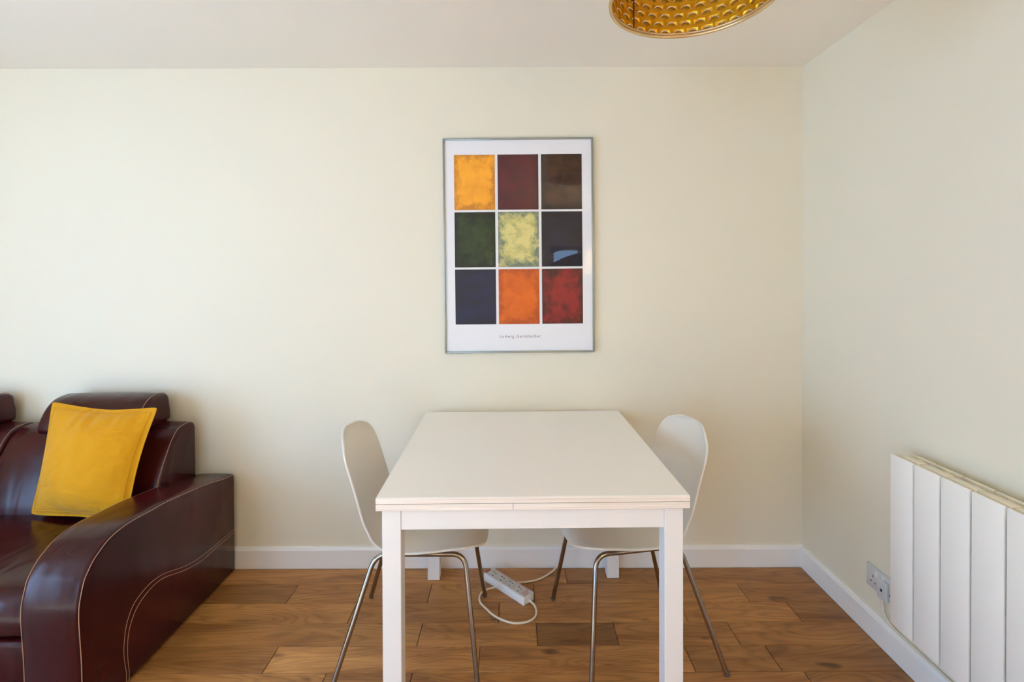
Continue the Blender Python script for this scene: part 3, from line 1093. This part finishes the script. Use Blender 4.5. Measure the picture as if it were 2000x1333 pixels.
M_GOLD = gold('gold_foil', srgb(236, 176, 34), 0.30, 0.75)
M_RIM = gold('brass_rim', srgb(238, 208, 156), 0.30, 0.7)
NCELL = 33
NROW = 9
rowh = LHT / NROW
cwid = 2 * math.pi / NCELL


def cell_template():
    """one row cell in unit coordinates (u 0..1, v 0..1) with a crescent slit; returns verts, faces"""
    bm = bmesh.new()
    ring = []
    n = 4
    for i in range(n): ring.append((i / n, 0))
    for i in range(2): ring.append((1, i / 2))
    for i in range(n): ring.append((1 - i / n, 1))
    for i in range(2): ring.append((0, 1 - i / 2))
    ov = [bm.verts.new((u, v, 0)) for u, v in ring]
    hole = []
    K = 9
    for i in range(K + 1):
        a = math.pi * (0.04 + 0.92 * i / K)
        hole.append((0.5 + 0.37 * math.cos(a), 0.22 + 0.60 * math.sin(a)))
    for i in range(K - 1, 0, -1):
        a = math.pi * (0.04 + 0.92 * i / K)
        hole.append((0.5 + 0.352 * math.cos(a), 0.21 + 0.50 * math.sin(a)))
    hv = [bm.verts.new((u, v, 0)) for u, v in hole]
    es = [bm.edges.new((ov[i], ov[(i + 1) % len(ov)])) for i in range(len(ov))]
    es += [bm.edges.new((hv[i], hv[(i + 1) % len(hv)])) for i in range(len(hv))]
    bmesh.ops.triangle_fill(bm, edges=es, use_beauty=True)
    bm.verts.ensure_lookup_table()
    bm.verts.index_update()
    V = [(v.co.x, v.co.y) for v in bm.verts]
    Fs = []
    hs = set(range(len(ov), len(ov) + len(hv)))
    for f in bm.faces:
        idx = [v.index for v in f.verts]
        cu = sum(V[i][0] for i in idx) / 3; cv = sum(V[i][1] for i in idx) / 3
        # drop anything that fills the slit
        dx, dy = (cu - 0.5), cv
        inside_outer = (dx / 0.37) ** 2 + ((dy - 0.22) / 0.60) ** 2 < 1
        inside_inner = (dx / 0.352) ** 2 + ((dy - 0.21) / 0.50) ** 2 < 1
        if all(i in hs for i in idx) and inside_outer and not inside_inner:
            continue
        Fs.append(idx)
    bm.free()
    return V, Fs


V, Fs = cell_template()
verts, faces = [], []
for r in range(NROW):
    for c in range(NCELL):
        base = len(verts)
        for u, v in V:
            a = (c + u + 0.5 * (r % 2)) * cwid
            verts.append((LR * math.cos(a), LR * math.sin(a), (r + v) * rowh))
        faces += [[base + i for i in f] for f in Fs]
me = bpy.data.meshes.new('lamp_shade')
me.from_pydata(verts, [], faces)
bm = bmesh.new(); bm.from_mesh(me)
bmesh.ops.remove_doubles(bm, verts=bm.verts[:], dist=0.0003)
bmesh.ops.recalc_face_normals(bm, faces=bm.faces[:])
shade = finish('lamp_shade', bm, M_GOLD, lamp, angle=60)
md = shade.modifiers.new('thickness', 'SOLIDIFY'); md.thickness = 0.0012; md.offset = 0


def ring(name, r, z, tr, m, parent, n=72):
    return tube(name, [(r * math.cos(2 * math.pi * k / n), r * math.sin(2 * math.pi * k / n), z) for k in range(n)], tr, m, parent, sides=8, closed=True)


ring('rim', LR, 0.0, 0.0050, M_RIM, lamp)
ring('rim', LR - 0.001, 0.0075, 0.0030, M_RIM, lamp)
ring('rim', LR, LHT, 0.0042, M_RIM, lamp)
# overlap seam of the foil, on the side away from the corner
aS = math.atan2(0.985, -0.62)
bm = bmesh.new()
for s in range(2):
    pass
w = 0.012
pts = [(aS - w, 0.004), (aS + w, 0.004), (aS + w, LHT - 0.004), (aS - w, LHT - 0.004)]
vs = [bm.verts.new(((LR - 0.0016) * math.cos(a), (LR - 0.0016) * math.sin(a), z)) for a, z in pts]
bm.faces.new(vs)
so = finish('seam_strip', bm, gold('dull_brass', srgb(120, 78, 14), 0.4, 0.7), lamp, smooth=False)
md = so.modifiers.new('thickness', 'SOLIDIFY'); md.thickness = 0.001
for k in range(3):
    a = 2 * math.pi * k / 3 + 0.3
    tube('spoke', [(0.02 * math.cos(a), 0.02 * math.sin(a), LHT - 0.012), (LR * math.cos(a), LR * math.sin(a), LHT - 0.002)], 0.002, M_PLASTIC, lamp, sides=6)
lathe('lamp_holder', [(0.018, 0.135), (0.021, 0.15), (0.021, 0.19), (0.012, 0.205), (0.008, 0.21)], (0, 0), M_PLASTIC, lamp, 20)
lathe('bulb', [(0.004, 0.062), (0.018, 0.066), (0.028, 0.08), (0.030, 0.095), (0.025, 0.115), (0.015, 0.130), (0.013, 0.137)], (0, 0), simple('white_bulb_glass', srgb(240, 238, 232), 0.3), lamp, 20)
tube('cord', [(0, 0, 0.205), (0, 0, ZC - LZ0 - 0.02)], 0.0035, M_PLASTIC, lamp, sides=8)
lathe('ceiling_rose', [(0.028, ZC - LZ0 - 0.035), (0.045, ZC - LZ0 - 0.022), (0.05, ZC - LZ0 - 0.006), (0.05, ZC - LZ0)], (0, 0), M_PLASTIC, lamp, 28)

# ------------------------------------------------------------------ floor lamp added behind the viewer for warm fill
fl_ = empty('fill_lamp', (1.06, -1.35, 0))
tag(fl_, 'floor lamp with a cream shade added behind the viewer as warm fill', 'lamp')
lathe('base', [(0.13, 0.0), (0.135, 0.01), (0.12, 0.022), (0.012, 0.03)], (0, 0), M_CHROME, fl_, 28)
tube('pole', [(0, 0, 0.02), (0, 0, 1.52)], 0.010, M_CHROME, fl_)
bm = bmesh.new()
n_ = 36
for (ra, za), (rb, zb) in (((0.20, 1.42), (0.15, 1.72)),):
    A = [bm.verts.new((ra * math.cos(2 * math.pi * k / n_), ra * math.sin(2 * math.pi * k / n_), za)) for k in range(n_)]
    B = [bm.verts.new((rb * math.cos(2 * math.pi * k / n_), rb * math.sin(2 * math.pi * k / n_), zb)) for k in range(n_)]
    for k in range(n_):
        bm.faces.new((A[k], A[(k + 1) % n_], B[(k + 1) % n_], B[k]))
nt = NT('cream_lamp_fabric')
tl = nt.n('ShaderNodeBsdfTranslucent'); tl.inputs['Color'].default_value = srgb(236, 214, 176)
ms = nt.n('ShaderNodeMixShader'); ms.inputs[0].default_value = 0.7
nt.set(color=srgb(232, 216, 186), rough=0.9)
nt.l(nt.b.outputs[0], ms.inputs[1]); nt.l(tl.outputs[0], ms.inputs[2]); nt.l(ms.outputs[0], nt.out.inputs['Surface'])
finish('lamp_shade', bm, nt.m, fl_, angle=60)
lathe('lamp_holder', [(0.02, 1.50), (0.02, 1.545)], (0, 0), M_CHROME, fl_, 16)
pl_ = bpy.data.lights.new('warm_fill_glow', 'POINT')
pl_.energy = 74.0; pl_.color = (1.0, 0.76, 0.38); pl_.shadow_soft_size = 0.035
po_ = bpy.data.objects.new('warm_fill_glow', pl_); po_.location = (0, 0, 1.60); C.objects.link(po_); po_.parent = fl_
